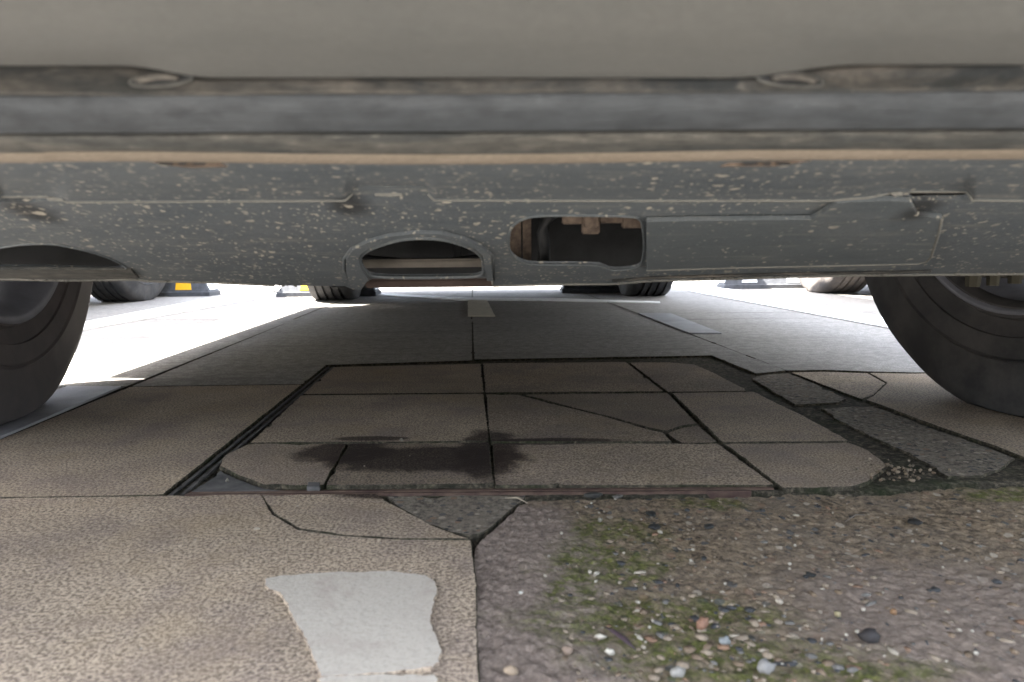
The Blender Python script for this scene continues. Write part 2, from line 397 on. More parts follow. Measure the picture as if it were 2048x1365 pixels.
# big sheet with a hole where the individually laid slabs lie
far_l = on_z(Lx(648), 648); far_r = W(XR, FARY)
hole = [W(PNL.x, PNL.y), W(on_z(Lx(648), 648).x, FARY), far_r, PNR]
hole = [Vector((p.x, p.y, 0)) for p in hole]
bm = bmesh.new()
sheet(bm, [Vector((-60, -60, 0)), Vector((60, -60, 0)), Vector((60, 60, 0)), Vector((-60, 60, 0))], [hole])
ground = tag(link('ground', bm, m_far), kind='structure')
for p in ground.data.polygons: pass
top = [(949, 1084), (955, 1079), (976, 1058), (1003, 1037), (1029, 1013), (1057, 991), (1180, 989), (1300, 988), (1560, 982), (1650, 983), (1750, 980), (1830, 973), (1900, 967), (1960, 965), (2048, 961), (2200, 955), (2450, 950), (2900, 945)]
top = [on_z(*p) for p in top]
def tx(x):
    x = min(max(x, top[0].x), top[-1].x - 1e-4)
    return next(a.y + (b.y - a.y) * (x - a.x) / (b.x - a.x) for a, b in zip(top, top[1:]) if x <= b.x + 1e-6)
xl0 = top[0].x
bm = bmesh.new()
nx, ny = 330, 240
x0, x1, y0, y1 = -1.9, 1.5, 0.12, FARY + 0.05
vv = []
for j in range(ny + 1):
    row = []
    for i in range(nx + 1):
        p = Vector((x0 + (x1 - x0) * i / nx, y0 + (y1 - y0) * j / ny, 0))
        row.append(bm.verts.new((p.x, p.y, -0.0040 + noise.fractal(p * 60, 1, 2, 3) * 0.0011 - (0.012 if p.y < tx(min(max(p.x, xl0), 1.39)) + 0.002 and p.x > xl0 - 0.003 else 0))))
    vv.append(row)
for j in range(ny):
    for i in range(nx): bm.faces.new((vv[j][i], vv[j][i + 1], vv[j + 1][i + 1], vv[j + 1][i]))
tag(link('soil', bm, m_soil, smooth=True), kind='structure')

bm = bmesh.new()
farl = W(hole[1].x + 0.003, FARY - 0.002)
m943 = on_z(943, 646); m943 = W(m943.x, FARY - 0.002)
slab(bm, [farl, m943, (944, 721), (652, 730), (605, 768.3), (Lx(772.8, 6), 773)], grow=0.001, gy=0.0010)
slab(bm, [W(m943.x + 0.003, FARY - 0.002), W(on_z(1302, 640).x, FARY - 0.002), (Rx(742, -2), 741), (1512, 747), (1424, 711), (949, 719)], grow=0.001, gy=0.0010)
slab(bm, [(Rx(640, 3), 640.5), W(XR, FARY - 0.002), W(XR, Y745), (1832, 745), (1740, 743), (1650, 740), (Rx(740, 4), 741)], grow=0.001, gy=0.0010)
tag(link('far_pavement', bm, [m_far, m_soil]), kind='structure')
bm = bmesh.new()
slab(bm, [(Lx(774.4, 6), 774.6), (602, 770), (324, 989), (0, 994), (Lx(1000, 6), 1000)], grow=0.001, gy=0.0010)
slab(bm, [(Lx(1004, 6), 1004), (0, 998), (330, 993), (519, 990), (543, 1031), (594, 1061), (684, 1074), (800, 1081), (942, 1082), (950, 1180), (955, 1365), W(on_z(957, 1365).x + 0.0, 0.16), W(hole[0].x + 0.003, 0.16)], z=0.0002, grow=0.0011, gy=0.0001)
slab(bm, [(524, 990), (752, 988), (794, 1014), (864, 1051), (938, 1078), (800, 1077), (690, 1070), (599, 1057), (548, 1027)], grow=0.0002)
slab(bm, [(Rx(744, 4), 744.4), (1650, 743), (1735, 746), (1770, 766), (1746, 788), (Rx(797, 4), 797)], z=-0.001, grow=0.001, gy=0.0010)
slab(bm, [(1740, 746.5), (1832, 748), W(XR, Y760), W(XR, on_z(2100, 948).y), (2112, 946), (2048, 914), (1992, 892), (1886, 856), (1752, 806), (Rx(800, 8), 800), (1750, 791), (1776, 766)], grow=0.001, gy=0.0010)
pav = tag(link('pavement', bm, [m_gran, m_soil]), kind='structure')
# broken concrete strip along the cover
bm = bmesh.new()
slab(bm, [(1500, 754), (1540, 748), (1578, 746), (1640, 771), (1692, 796), (1680, 804), (1640, 806), (1590, 808), (1560, 790)], z=-0.001, rough=0.0022)
slab(bm, [(1642, 816), (1700, 812), (1746, 811), (1876, 859), (1984, 896), (2030, 914), (1997, 936), (1963, 948), (1895, 950), (1854, 925), (1806, 900), (1741, 870), (1690, 847)], z=-0.0015, rough=0.003)
slab(bm, [(772, 991), (1052, 990), (1030, 1008), (1000, 1032), (965, 1062), (940, 1068), (900, 1062), (850, 1040), (800, 1012)], z=-0.0012, rough=0.002, grow=0.001)
tag(link('broken_concrete', bm, [m_conc2, m_soil]), kind='structure')

# worn aggregate concrete in front on the right: displaced grid with stones cast in
bm = bmesh.new(); nx, ny = 330, 150; vv = []
xa, xb = xl0, XR - 0.01
for i in range(nx + 1):
    t = i / nx; x = xa + (xb - xa) * (t ** 1.5)
    yt = tx(min(x, top[-1].x - 1e-4)) + zn(Vector((x, 0, 0)), 60, 0.004) + zn(Vector((x, 1, 0)), 180, 0.002)
    col = []
    for j in range(ny + 1):
        y = yt + (0.15 - yt) * (j / ny)
        xx = x
        if i == 0: xx = xa + (y - yt) * 0.0 + zn(Vector((x, y, 0)), 60, 0.002)
        p = Vector((xx, y, 0))
        edge = min(1, j / 3.0, (i + 0.5) / 3.0)
        z = noise.fractal(p * 9, 1, 2, 3) * 0.002 + noise.fractal(p * 90, 0.7, 2, 4) * 0.0019 - 0.0018 - (1 - edge) * 0.008
        col.append(bm.verts.new((xx, y, z)))
    vv.append(col)
for i in range(nx):
    for j in range(ny): bm.faces.new((vv[i][j], vv[i + 1][j], vv[i + 1][j + 1], vv[i][j + 1]))
stone_cols = [(0.24, 0.19, 0.135), (0.042, 0.042, 0.042), (0.30, 0.26, 0.2), (0.20, 0.12, 0.075), (0.13, 0.12, 0.105), (0.16, 0.115, 0.075)]
m_stones = [simple('cast stone %s' % n, c, 0.8, 0, 0.3, None, 60) for n, c in zip(('buff', 'slate', 'pale', 'rust', 'grey', 'brown'), stone_cols)]
def stone(bm, p, r, mi, flat=0.5, seed=0, sub=2):
    st = bmesh.ops.create_icosphere(bm, subdivisions=sub, radius=1, matrix=Matrix.Identity(4))
    a = random.uniform(0, PI); sx, sy = r * random.uniform(0.8, 1.5), r * random.uniform(0.6, 1.0)
    for v in st['verts']:
        q = v.co.copy(); k = 1 + 0.55 * noise.noise(q * 1.7 + Vector((seed, 0, seed * 2)))
        q *= k; x, y = q.x * sx, q.y * sy
        v.co = Vector((p.x + x * math.cos(a) - y * math.sin(a), p.y + x * math.sin(a) + y * math.cos(a), p.z + q.z * r * flat))
    for f in {f for v in st['verts'] for f in v.link_faces}: f.material_index = mi; f.smooth = True
rs = random.Random(3); random.seed(5)
for k in range(1500):
    px, py = rs.uniform(1120, 2150), 1000 + 420 * rs.random() ** 0.8
    if px > 1750 and rs.random() < 0.55: continue
    p = on_z(px, py); r = rs.choice([0.0007, 0.0008, 0.001, 0.0013, 0.0018, 0.0028]) * (1.25 if py > 1150 else 1.0)
    if px < 1180 + (py - 1000) * 0.35: r *= 0.6
    p.z = noise.fractal(Vector((p.x, p.y, 0)) * 9, 1, 2, 3) * 0.002 - 0.0016 - r * rs.uniform(0.0, 0.2)
    stone(bm, p, r * 1.15, 1 + rs.choices(range(6), (6, 3, 0.8, 0.8, 3, 6))[0], 0.36, k * 0.37, 1)
tag(link('concrete', bm, [m_conc] + m_stones), kind='structure')

# pale cement patch on the front slab, and the strip beyond it
bm = bmesh.new()
slab(bm, [(532, 1172), (536, 1162), (560, 1158), (600, 1156), (660, 1149), (720, 1149), (780, 1148), (830, 1154), (850, 1156), (868, 1166), (875, 1182), (870, 1215), (864, 1250), (878, 1285), (880, 1318), (886, 1330), (872, 1346), (750, 1352), (642, 1358), (634, 1332), (616, 1300), (605, 1272), (585, 1240), (572, 1212), (552, 1190), (538, 1184)], z=0.0022, depth=0.0035, rough=0.0021, cham=0.0005, step=0.0025)
slab(bm, [(640, 1364), (745, 1358), (872, 1353), (884, 1440), (660, 1440)], z=0.0022, depth=0.0035, rough=0.002, cham=0.0006, step=0.0018)
tag(link('cement_patch', bm, [m_patch, m_gran]), 'pale grey ragged cement patch on the tan slab at the front', 'cement patch')
# sheets lying on the ground: stone strips, painted lines
def lay(name, pts, mat, z=0.004, rough=0.0, label=None, cat=None, group=None):
    P = [on_z(*p) if not isinstance(p, Vector) else p for p in pts]; P = [Vector((p.x, p.y, 0)) for p in P]
    Q = []
    for i in range(len(P)):
        a, b = P[i], P[(i + 1) % len(P)]; k = max(1, int((b - a).length / 0.02)) if rough else 1
        for j in range(min(k, 200)):
            p = a.lerp(b, j / min(k, 200)); Q.append(Vector((p.x + zn(p, 40, rough), p.y + zn(p + Vector((9, 9, 0)), 40, rough), z)))
    bm = bmesh.new(); sheet(bm, Q, thick=Vector((0, 0, -0.0035)))
    o = link(name, bm, mat); return tag(o, kind='structure')
lay('stone_strip', [(Lx(776, -8), 776), (134, 776), (-420, 983), (-420, 1056)], m_smooth, 0.003)
lay('stone_strip', [(1277, 629), (1341, 629), (1443, 669), (1379, 669)], m_smooth, 0.004)
lay('road_line', [(80, 664), (176, 645), (415, 599), (520, 580), (590, 570), (660, 563), (720, 563), (620, 577), (500, 602), (176, 660), (80, 680)], m_white, 0.004, 0.004)
lay('road_line', [(1330, 559), (1395, 568), (1466, 581), (1738, 632), (2000, 682), (2000, 712), (1762, 655), (1400, 588), (1300, 566)], m_white, 0.004, 0.004)
lay('road_line', [(540, 583), (756, 588), (934, 597), (1100, 598), (1320, 605), (1320, 608), (1100, 603), (934, 602), (756, 592), (540, 587)], m_white, 0.004, 0.002)
lay('road_line', [(936, 603), (974, 603), (990, 635), (936, 635)], m_cream, 0.0055, 0.002)
# thin filled joints in the far paving
bm = bmesh.new()
def joint(a, b, w):
    A, B = on_z(*a), on_z(*b); d = (B - A).normalized(); n = Vector((d.y, -d.x, 0)) * w / 2; z = Vector((0, 0, 0.002))
    bm.faces.new([bm.verts.new(p + z) for p in (A - n, B - n, B + n, A + n)])
joint((Lx(640), 640), (Lx(560), 560), 0.006); joint((Rx(640), 640), (Rx(556), 556), 0.006)
joint((-600, 640), (560, 641), 0.006); joint((1320, 628), (2300, 622), 0.006); joint((943, 640), (945, 575), 0.005)
joint((300, 592), (1800, 584), 0.008); joint((60, 776), (Lx(776), 776), 0.005); joint((-600, 790), (60, 776), 0.005); joint((-450, 930), (134, 774), 0.004)
joint((Rx(669), 669), (1390, 672), 0.004)
tag(link('joints', bm, m_soil), kind='structure')

# added walls out of view that block low sky light, behind viewer and beyond bays
bm = bmesh.new(); box(bm, (0, -6.0, 0.9), (36, 0.3, 1.8)); box(bm, (0, -6.0, 1.84), (36, 0.42, 0.08)); tag(link('sky_block_wall', bm, m_cement), kind='structure')
bm = bmesh.new(); box(bm, (0, 11.0, 1.0), (36, 0.3, 2.0)); box(bm, (0, 11.0, 2.04), (36, 0.42, 0.08)); tag(link('sky_block_wall', bm, m_cement), kind='structure')

# ------------------------------------------------------------------ recessed access cover with slabs set in it
cov_c = on_z(1000, 850)
cover = empty('access_cover', (cov_c.x, cov_c.y, 0)); tag(cover, 'square recessed access cover filled with cracked tan slabs, oil-stained in front', 'access cover')
inv = Matrix.Translation((-cov_c.x, -cov_c.y, 0))
def keep(o):                       # child made in world coordinates
    o.parent = cover; o.matrix_parent_inverse = inv; return o
slabs = [
 [(668, 735), (961, 728), (967, 785), (607, 788)],
 [(967, 728), (1251, 725), (1325, 783), (971, 785.5)],
 [(1260, 725), (1340, 725), (1388, 729), (1420, 742), (1495, 781), (1336, 783)],
 [(603, 792), (967, 789), (976, 882), (503, 885)],
 [(1050, 790), (1335, 787), (1393, 847), (1365, 850), (1330, 861), (1295, 854), (1225, 834), (1120, 808), (1085, 798)],
 [(973, 790), (1036, 791), (1080, 803), (1115, 812), (1222, 838), (1290, 859), (1325, 867), (1342, 883), (982, 883)],
 [(1337, 866), (1370, 855), (1397, 851), (1432, 883), (1362, 884), (1346, 874)],
 [(1345, 787), (1508, 785), (1600, 830), (1700, 882), (1446, 884)],
 [(498, 889), (692, 889), (645, 970), (530, 968), (480, 950), (441, 932), (452, 910)],
 [(700, 889), (977, 887), (985, 967), (654, 970)],
 [(986, 887), (1436, 888), (1546, 968), (1130, 968), (1100, 962), (1060, 958), (990, 957)],
 [(992, 959), (1060, 960), (1098, 965), (1115, 969), (991, 969)],
 [(1453, 889), (1700, 887), (1738, 903), (1772, 930), (1750, 948), (1732, 962), (1700, 971), (1630, 975), (1563, 974)]]
for i, pts in enumerate(slabs):
    bm = bmesh.new(); slab(bm, pts, z=(0.0, 0.0005, -0.0006, 0.0003)[i % 4], rough=0.0014, grow=0.0010, gy=0.0016)
    keep(link('paving_slab', bm, [m_gran2, m_soil]))
def rail(a, b, off, w, z0, z1, mat, name):
    A, B = on_z(*a), on_z(*b); d = (B - A).normalized(); n = Vector((d.y, -d.x, 0))
    bm = bmesh.new(); pts = densify([A, B], 0.02, False)
    L = []
    for s in (off - w / 2, off + w / 2):
        L.append([p + n * (s + zn(p, 50, 0.0007)) for p in pts])
    for i in range(len(pts) - 1):
        for (u, v, za, zb) in ((L[0], L[1], z1, z1),):
            q = [(u[i], za), (v[i], zb), (v[i + 1], zb), (u[i + 1], za)]
            bm.faces.new([bm.verts.new((p.x, p.y, z)) for p, z in q])
        for u in (L[0], L[1]):
            bm.faces.new([bm.verts.new((p.x, p.y, z)) for p, z in ((u[i], z0), (u[i + 1], z0), (u[i + 1], z1), (u[i], z1))])
    bmesh.ops.remove_doubles(bm, verts=bm.verts[:], dist=1e-5)
    return keep(link(name, bm, mat))
rail((336, 989), (655, 733), 0.0015, 0.004, -0.012, -0.0015, m_iron, 'frame_rail')
rail((336, 989), (655, 733), 0.0125, 0.0042, -0.012, -0.001, m_iron, 'frame_rail')
rail((372, 985), (1500, 977), 0.002, 0.0045, -0.012, -0.0012, m_rust, 'frame_rail')
rail((372, 981), (1548, 973), -0.0025, 0.005, -0.012, -0.0022, m_rust, 'frame_rail')
bm = bmesh.new(); slab(bm, [(382, 980), (440, 938), (475, 955), (525, 973), (560, 978)], z=-0.0018, rough=0.001); keep(link('cement_fill', bm, [m_cement, m_cement]))
bm = bmesh.new(); slab(bm, [(616, 968), (640, 968), (640, 978), (614, 978)], z=0.002, rough=0.0006, step=0.002); keep(link('key_block', bm, [m_cement, m_cement]))

# ------------------------------------------------------------------ loose pebbles and litter
def peb(px, py, r, col, label, name='pebble', flat=0.75, grp='loose pebbles on the ground', cat='pebble', rough=0.7):
    col = tuple(0.55 * (0.6 * c + 0.4 * sum(col) / 3) * w_ for c, w_ in zip(col, (1.06, 0.98, 0.84))); r *= 0.92; p = on_z(px, py); bm = bmesh.new(); stone(bm, Vector((0, 0, 0)), r, 0, flat, px * 0.13, 2)
    key = 'stone ' + '%02d%02d%02d' % tuple(int(c * 99) for c in col)
    mat = bpy.data.materials.get(key) or simple(key, col, rough, 0, 0.3, None, 120)
    o = link(name, bm, mat, loc=(p.x, p.y, r * flat * 0.55)); return tag(o, label, cat, grp)
peb(1022, 1347, 0.0038, (0.55, 0.40, 0.26), 'round tan pebble on purple-grey mortar beside the front slab')
peb(1135, 1306, 0.0032, (0.42, 0.29, 0.22), 'dull pinkish brown pebble on the mortar, near two white pebbles')
peb(1202, 1277, 0.0024, (0.75, 0.73, 0.66), 'white pebble at the edge of the moss, above another white pebble')
peb(1220, 1307, 0.0024, (0.72, 0.72, 0.67), 'white pebble on mortar, below the dark seed pod')
peb(1180, 1146, 0.0019, (0.72, 0.68, 0.6), 'left one of two white pebbles touching in the moss')
peb(1193, 1149, 0.0018, (0.75, 0.73, 0.68), 'right one of two white pebbles touching in the moss')
peb(1123, 1068, 0.0018, (0.66, 0.62, 0.55), 'pale pebble at the upper edge of the moss')
peb(1098, 1114, 0.0014, (0.5, 0.46, 0.42), 'small buff pebble on mortar left of the moss')
peb(1042, 1187, 0.0014, (0.75, 0.78, 0.78), 'small bright white pebble on the mortar')
peb(1200, 1042, 0.0024, (0.42, 0.41, 0.36), 'flat speckled grey pebble near the rusty rail')
peb(1320, 1066, 0.002, (0.65, 0.62, 0.54), 'pale round pebble beside a black chip')
peb(1450, 1286, 0.0036, (0.32, 0.4, 0.48), 'blue-grey pebble in bright green moss')
peb(1530, 1342, 0.0055, (0.36, 0.38, 0.42), 'largest grey round pebble at the bottom of the moss')
peb(1405, 1252, 0.0052, (0.5, 0.22, 0.12), 'rust-orange stone in the moss')
peb(1356, 1350, 0.0042, (0.45, 0.47, 0.48), 'pale grey stone in moss near the bottom edge')
peb(1558, 1206, 0.0022, (0.66, 0.6, 0.52), 'cream pebble on brown grit right of the moss')
peb(1727, 1221, 0.0016, (0.7, 0.66, 0.6), 'tiny white pebble on grit at the right')
peb(1675, 1232, 0.0026, (0.5, 0.44, 0.2), 'ochre pebble on grit at the right')
peb(1787, 1227, 0.0026, (0.5, 0.25, 0.08), 'orange pebble on grit at the right')
peb(1740, 1280, 0.0058, (0.055, 0.05, 0.06), 'dark slate lump on grit at the right')
peb(803, 882, 0.003, (0.36, 0.33, 0.29), 'small grey stone on the oil stain')
peb(455, 963, 0.0026, (0.3, 0.29, 0.27), 'small grey stone on the cement triangle of the cover', flat=0.8)
peb(514, 1060, 0.0022, (0.6, 0.52, 0.42), 'pale chip on the tan front slab')
peb(1186, 993, 0.0075, (0.07, 0.078, 0.082), 'flat dark grey stone against the rusty rail, the left of two', flat=0.35)
peb(1236, 995, 0.005, (0.16, 0.165, 0.17), 'flat grey stone against the rusty rail, the right of two', flat=0.35)
peb(1302, 1030, 0.0058, (0.03, 0.036, 0.04), 'black flat chip under the near right corner slab', flat=0.3)
peb(1308, 1056, 0.005, (0.035, 0.04, 0.045), 'black angular chip touching a pale pebble', flat=0.35)
peb(1418, 1055, 0.0055, (0.045, 0.05, 0.055), 'black flat chip on the open concrete', flat=0.3)
peb(1830, 1046, 0.0065, (0.035, 0.036, 0.038), 'black flat chip on concrete at the right', flat=0.3)
peb(1622, 1152, 0.0045, (0.03, 0.033, 0.036), 'black round-ended chip on brown grit', flat=0.35)
rp = random.Random(11)
for k in range(60):
    px, py = 1800 + rp.gauss(0, 30), 942 + rp.gauss(0, 9)
    o = peb(px, py, rp.uniform(0.0008, 0.0026), rp.choice([(0.34, 0.24, 0.15), (0.24, 0.19, 0.13), (0.46, 0.36, 0.25)]), 'small tan crumb in the heap beside the cover corner', 'stone_crumb', 0.8, 'crumbs heaped in the dirt joint', 'stone crumb')
for k in range(70):
    px, py = rp.uniform(1080, 2048), rp.uniform(995, 1330)
    peb(px, py, rp.uniform(0.0006, 0.0015), rp.choice([(0.62, 0.58, 0.5), (0.5, 0.44, 0.36), (0.7, 0.68, 0.62)]), 'tiny pale grain on the rough concrete', 'grain', 0.8, 'pale grains on the concrete', 'grain')
for k in range(14):
    px, py = rp.uniform(620, 1700), rp.uniform(730, 960)
    peb(px, py, rp.uniform(0.0008, 0.0014), (0.5, 0.46, 0.4), 'tiny pale grain on the cover slabs', 'grain', 0.8, 'pale grains on the access cover', 'grain')
# seed pod and twigs
p = on_z(1242, 1285); bm = bmesh.new()
tube(bm, [(-0.008, 0.014, 0.002), (-0.004, 0.008, 0.003), (0.002, -0.002, 0.003), (0.007, -0.012, 0.002)], [0.0004, 0.0019, 0.0022, 0.0003], 8, flat=0.4)
tag(link('seed_pod', bm, simple('dark pod', (0.06, 0.04, 0.045), 0.7), smooth=True, loc=(p.x, p.y, 0)), 'dark thin seed pod lying beside the white pebble', 'seed pod')
for (a, b, lb) in (((1690, 1048), (1730, 1036), 'thin dark twig on concrete at the right'), ((1010, 1001), (1055, 1012), 'pale thin straw near the rusty rail')):
    A, B = on_z(*a), on_z(*b); m = (A + B) / 2; bm = bmesh.new()
    tube(bm, [A - m + Vector((0, 0, 0.001)), Vector((0.001, 0.002, 0.0035)), B - m + Vector((0, 0, 0.0015))], [0.0003, 0.0007, 0.0003], 6)
    tag(link('twig', bm, simple('twig', (0.1, 0.08, 0.06) if a[0] > 1500 else (0.4, 0.34, 0.25)), loc=(m.x, m.y, 0.001)), lb, 'twig')

# ------------------------------------------------------------------ wheels
TR, TW = 0.352, 0.205      # tyre radius and width
def tyre_prof():
    h = TW / 2; rim = 0.198; P = []
    tread = [(-0.92, 0.0), (-0.72, 0.003)]
    # inner bead up the inner sidewall, over the tread with four grooves, down the outer sidewall
    P += [(-h * 0.80, rim - 0.012), (-h * 0.90, rim - 0.004), (-h * 0.93, rim + 0.010), (-h * 0.86, rim + 0.014), (-h * 0.95, rim + 0.036), (-h * 0.985, rim + 0.0365), (-h * 0.99, rim + 0.042), (-h * 1.0, rim + 0.064), (-h * 1.03, rim + 0.067), (-h * 1.0, rim + 0.0705), (-h * 0.97, TR - 0.035), (-h * 0.9, TR - 0.014), (-h * 0.78, TR - 0.004)]
    for g in (-0.5, -0.17, 0.17, 0.5):
        P += [(h * (g - 0.06), TR), (h * (g - 0.045), TR - 0.008), (h * (g + 0.045), TR - 0.008), (h * (g + 0.06), TR)]
    P += [(-x, r) for x, r in P[:13][::-1]]
    return P
def build_wheel(parent, loc, outer=1, steer=0.0, tyre=m_tyre, rim=m_alu, spokes=10):
    """wheel hub empty with tyre, rim, brake disc as meshes; outer = +1 when the street side is +X"""
    wh = empty('wheel', loc, parent, steer)
    bm = bmesh.new(); prof = tyre_prof(); lathe(bm, prof, 96)
    for k in range(96):                     # sipes on the shoulders
        a = 2 * PI * (k + 0.5) / 96
        for sx in (-1, 1):
            pass
    for v in bm.verts:                      # the loaded foot of the tyre
        if v.co.z < -TR + 0.010:
            v.co.z = -TR + 0.010
        if v.co.z < -TR + 0.06:
            v.co.x *= 1 + 0.07 * min(1, (-TR + 0.06 - v.co.z) / 0.05)
    ty = link('tyre', bm, tyre, wh, True)
    ty.data.set_sharp_from_angle(angle=R(38)) if hasattr(ty.data, 'set_sharp_from_angle') else None
    bm = bmesh.new(); h = TW / 2; q = 0.198
    lathe(bm, [(-h * 0.9, q + 0.006), (-h * 0.97, q + 0.006), (-h * 0.97, q), (-h * 0.8, q - 0.004), (-h * 0.7, q - 0.016), (h * 0.1, q - 0.03), (h * 0.7, q - 0.018), (h * 0.95, q - 0.004), (h * 0.98, q + 0.008), (h * 0.86, q + 0.006), (h * 0.6, q - 0.008), (h * 0.1, q - 0.022), (-h * 0.6, q - 0.01)], 72)
    for k in range(spokes):
        a = 2 * PI * k / spokes + 0.2; s = outer
        M = Matrix.Rotation(a, 4, 'X')
        pts = [(h * 0.78, -0.02, 0.045), (h * 0.92, -0.013, q - 0.03), (h * 0.92, -0.016, q - 0.004), (h * 0.92, 0.016, q - 0.004), (h * 0.92, 0.013, q - 0.03), (h * 0.78, 0.02, 0.045)]
        A = [bm.verts.new(M @ Vector((s * x, y, z))) for x, y, z in pts]; B = [bm.verts.new(M @ Vector((s * (x - 0.02), y * 0.8, z))) for x, y, z in pts]
        bm.faces.new(A); bm.faces.new(B[::-1])
        for i in range(6): bm.faces.new((A[i], A[(i + 1) % 6], B[(i + 1) % 6], B[i]))
    s = outer
    lathe(bm, [(s * h * 0.3, 0.0001), (s * h * 0.3, 0.07), (s * h * 0.8, 0.062), (s * h * 0.85, 0.03), (s * h * 0.85, 0.0001)], 32, closed=False)
    link('rim', bm, rim, wh, True)
    bm = bmesh.new(); lathe(bm, [(s * 0.01, 0.06), (s * 0.01, 0.148), (s * 0.032, 0.148), (s * 0.032, 0.06)], 48)
    link('brake_disc', bm, m_disc, wh)
    return wh

# ------------------------------------------------------------------ the car overhead
car = empty('parked_car', (0, 1.0, 0)); tag(car, 'car seen from underneath with muddy grey bumper and holed plastic undertray overhead', 'car')
cinv = Matrix.Translation((0, -1.0, 0))
def ck(o, par=None):
    o.parent = par or car
    o.matrix_parent_inverse = cinv if par is None else Matrix.Identity(4)
    return o
FW_Y = 0.985
flw = build_wheel(None, (-0.690 - TW / 2, FW_Y + 0.015, TR - 0.010), -1, R(10), m_tyre_lit); ck(flw); flw['label'] = 'front tyre at the left edge'
frw = build_wheel(None, (0.664 + TW / 2, FW_Y + 0.01, TR - 0.010), 1, R(12)); ck(frw); frw['label'] = 'front tyre at the right edge'
rl, rr = on_z(672, 599), on_z(1288, 591)
rlw = build_wheel(None, (rl.x, rl.y + 0.02, TR - 0.010), -1, R(3), m_tyre); ck(rlw)
rrw = build_wheel(None, (rr.x, rr.y + 0.02, TR - 0.010), 1, R(3)); ck(rrw)

# bumper underside as strips between traced rows
def row_top(px):                       # edge between painted panel and groove
    def ss(a, b, x): t = min(1, max(0, (x - a) / (b - a))); return t * t * (3 - 2 * t)
    return 153 - 24 * (1 - ss(240, 430, px)) - 26 * ss(1460, 1720, px)
XS = [-900 + 20 * i for i in range(193)]
def strip(rows, name, mat, ext=0.85, parent_thick=0.004, nsub=4, wob=0.0):
    """rows: list of (function or number giving the row, distance)"""
    bm = bmesh.new(); G = []
    for (f, D) in rows:
        line = []
        for px in XS:
            py = f(px) if callable(f) else f - 0.0049 * (px - 1024)
            p = on_y(px, py, D)
            if wob: p.z += noise.noise(Vector((p.x * 14, D * 80, 2))) * wob
            line.append(p)
        line = [Vector((-ext, line[0].y + 0.10, line[0].z))] + line + [Vector((ext, line[-1].y + 0.10, line[-1].z))]
        G.append([bm.verts.new(p) for p in line])
    for a, b in zip(G, G[1:]):
        for i in range(len(a) - 1): bm.faces.new((a[i], a[i + 1], b[i + 1], b[i]))
    o = link(name, bm, mat, smooth=True); return ck(o)
sh = lambda y: (lambda px: y - 0.0049 * (px - 1024))
rt = lambda d: (lambda px: row_top(px) + d)
strip([(sh(-150), 0.147), (sh(-60), 0.17), (sh(-6), 0.187), (sh(40), 0.20), (sh(90), 0.222), (rt(-10), 0.250), (rt(0), 0.256), (rt(3), 0.262)], 'bumper', m_panel)
strip([(rt(-4), 0.275), (rt(2), 0.272), (rt(8), 0.270), (sh(176), 0.270), (sh(183), 0.269), (sh(186), 0.271)], 'bumper_groove', m_groove, wob=0.0012)
strip([(sh(184), 0.2735), (sh(190), 0.271), (sh(225), 0.279), (sh(258), 0.289), (sh(263), 0.292), (sh(255), 0.305)], 'bumper_strip', m_blue)
def lipy(px): return 318 + 7 * math.sin(max(0, min(1, (px - 300) / 1200)) * PI) - 0.0025 * (px - 1024) + (2 if px < 100 else 0)
strip([(sh(258), 0.302), (sh(268), 0.296), (sh(273), 0.2965), (sh(295), 0.307), (lambda px: lipy(px) - 16, 0.314)], 'lip', m_lip, wob=0.0003)
strip([(lambda px: lipy(px) - 16, 0.3139), (lambda px: lipy(px) - 9, 0.3165), (lambda px: lipy(px) - 2, 0.320), (lambda px: lipy(px) + 4, 0.324), (lambda px: lipy(px) + 3, 0.330), (lambda px: lipy(px) - 12, 0.34)], 'lip_edge', m_tan)
# towing eye recesses in the groove
for (cx, cy, wdt, hgt, s, lb) in ((322, 160, 62, 16, 1, 0), (1580, 160, 66, 17, -1, 0)):
    pts = []
    for k in range(28):
        a = 2 * PI * k / 28; x = cx + wdt * math.cos(a); y = cy + hgt * math.sin(a) * (0.9 if math.sin(a) < 0 else 0.75) - s * 0.08 * (x - cx)
        pts.append(on_y(x, y, 0.2685))
    bm = bmesh.new(); tube(bm, pts, 0.0007, 8, True); hole_o = ck(link('drain_hole', bm, m_lip, smooth=True))
    bm = bmesh.new(); 
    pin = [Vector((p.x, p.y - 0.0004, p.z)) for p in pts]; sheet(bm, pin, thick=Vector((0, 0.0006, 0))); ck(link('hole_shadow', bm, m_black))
    bm = bmesh.new(); arc = [on_y(cx - s * 8 + wdt * 0.62 * math.cos(a), cy + 3 - hgt * 0.62 * math.sin(a) - s * 0.08 * (wdt * 0.6 * math.cos(a)), 0.2668) for a in [PI * k / 12 for k in range(13)]]
    tube(bm, arc, 0.0013, 8); ck(link('hook', bm, m_groove, smooth=True))

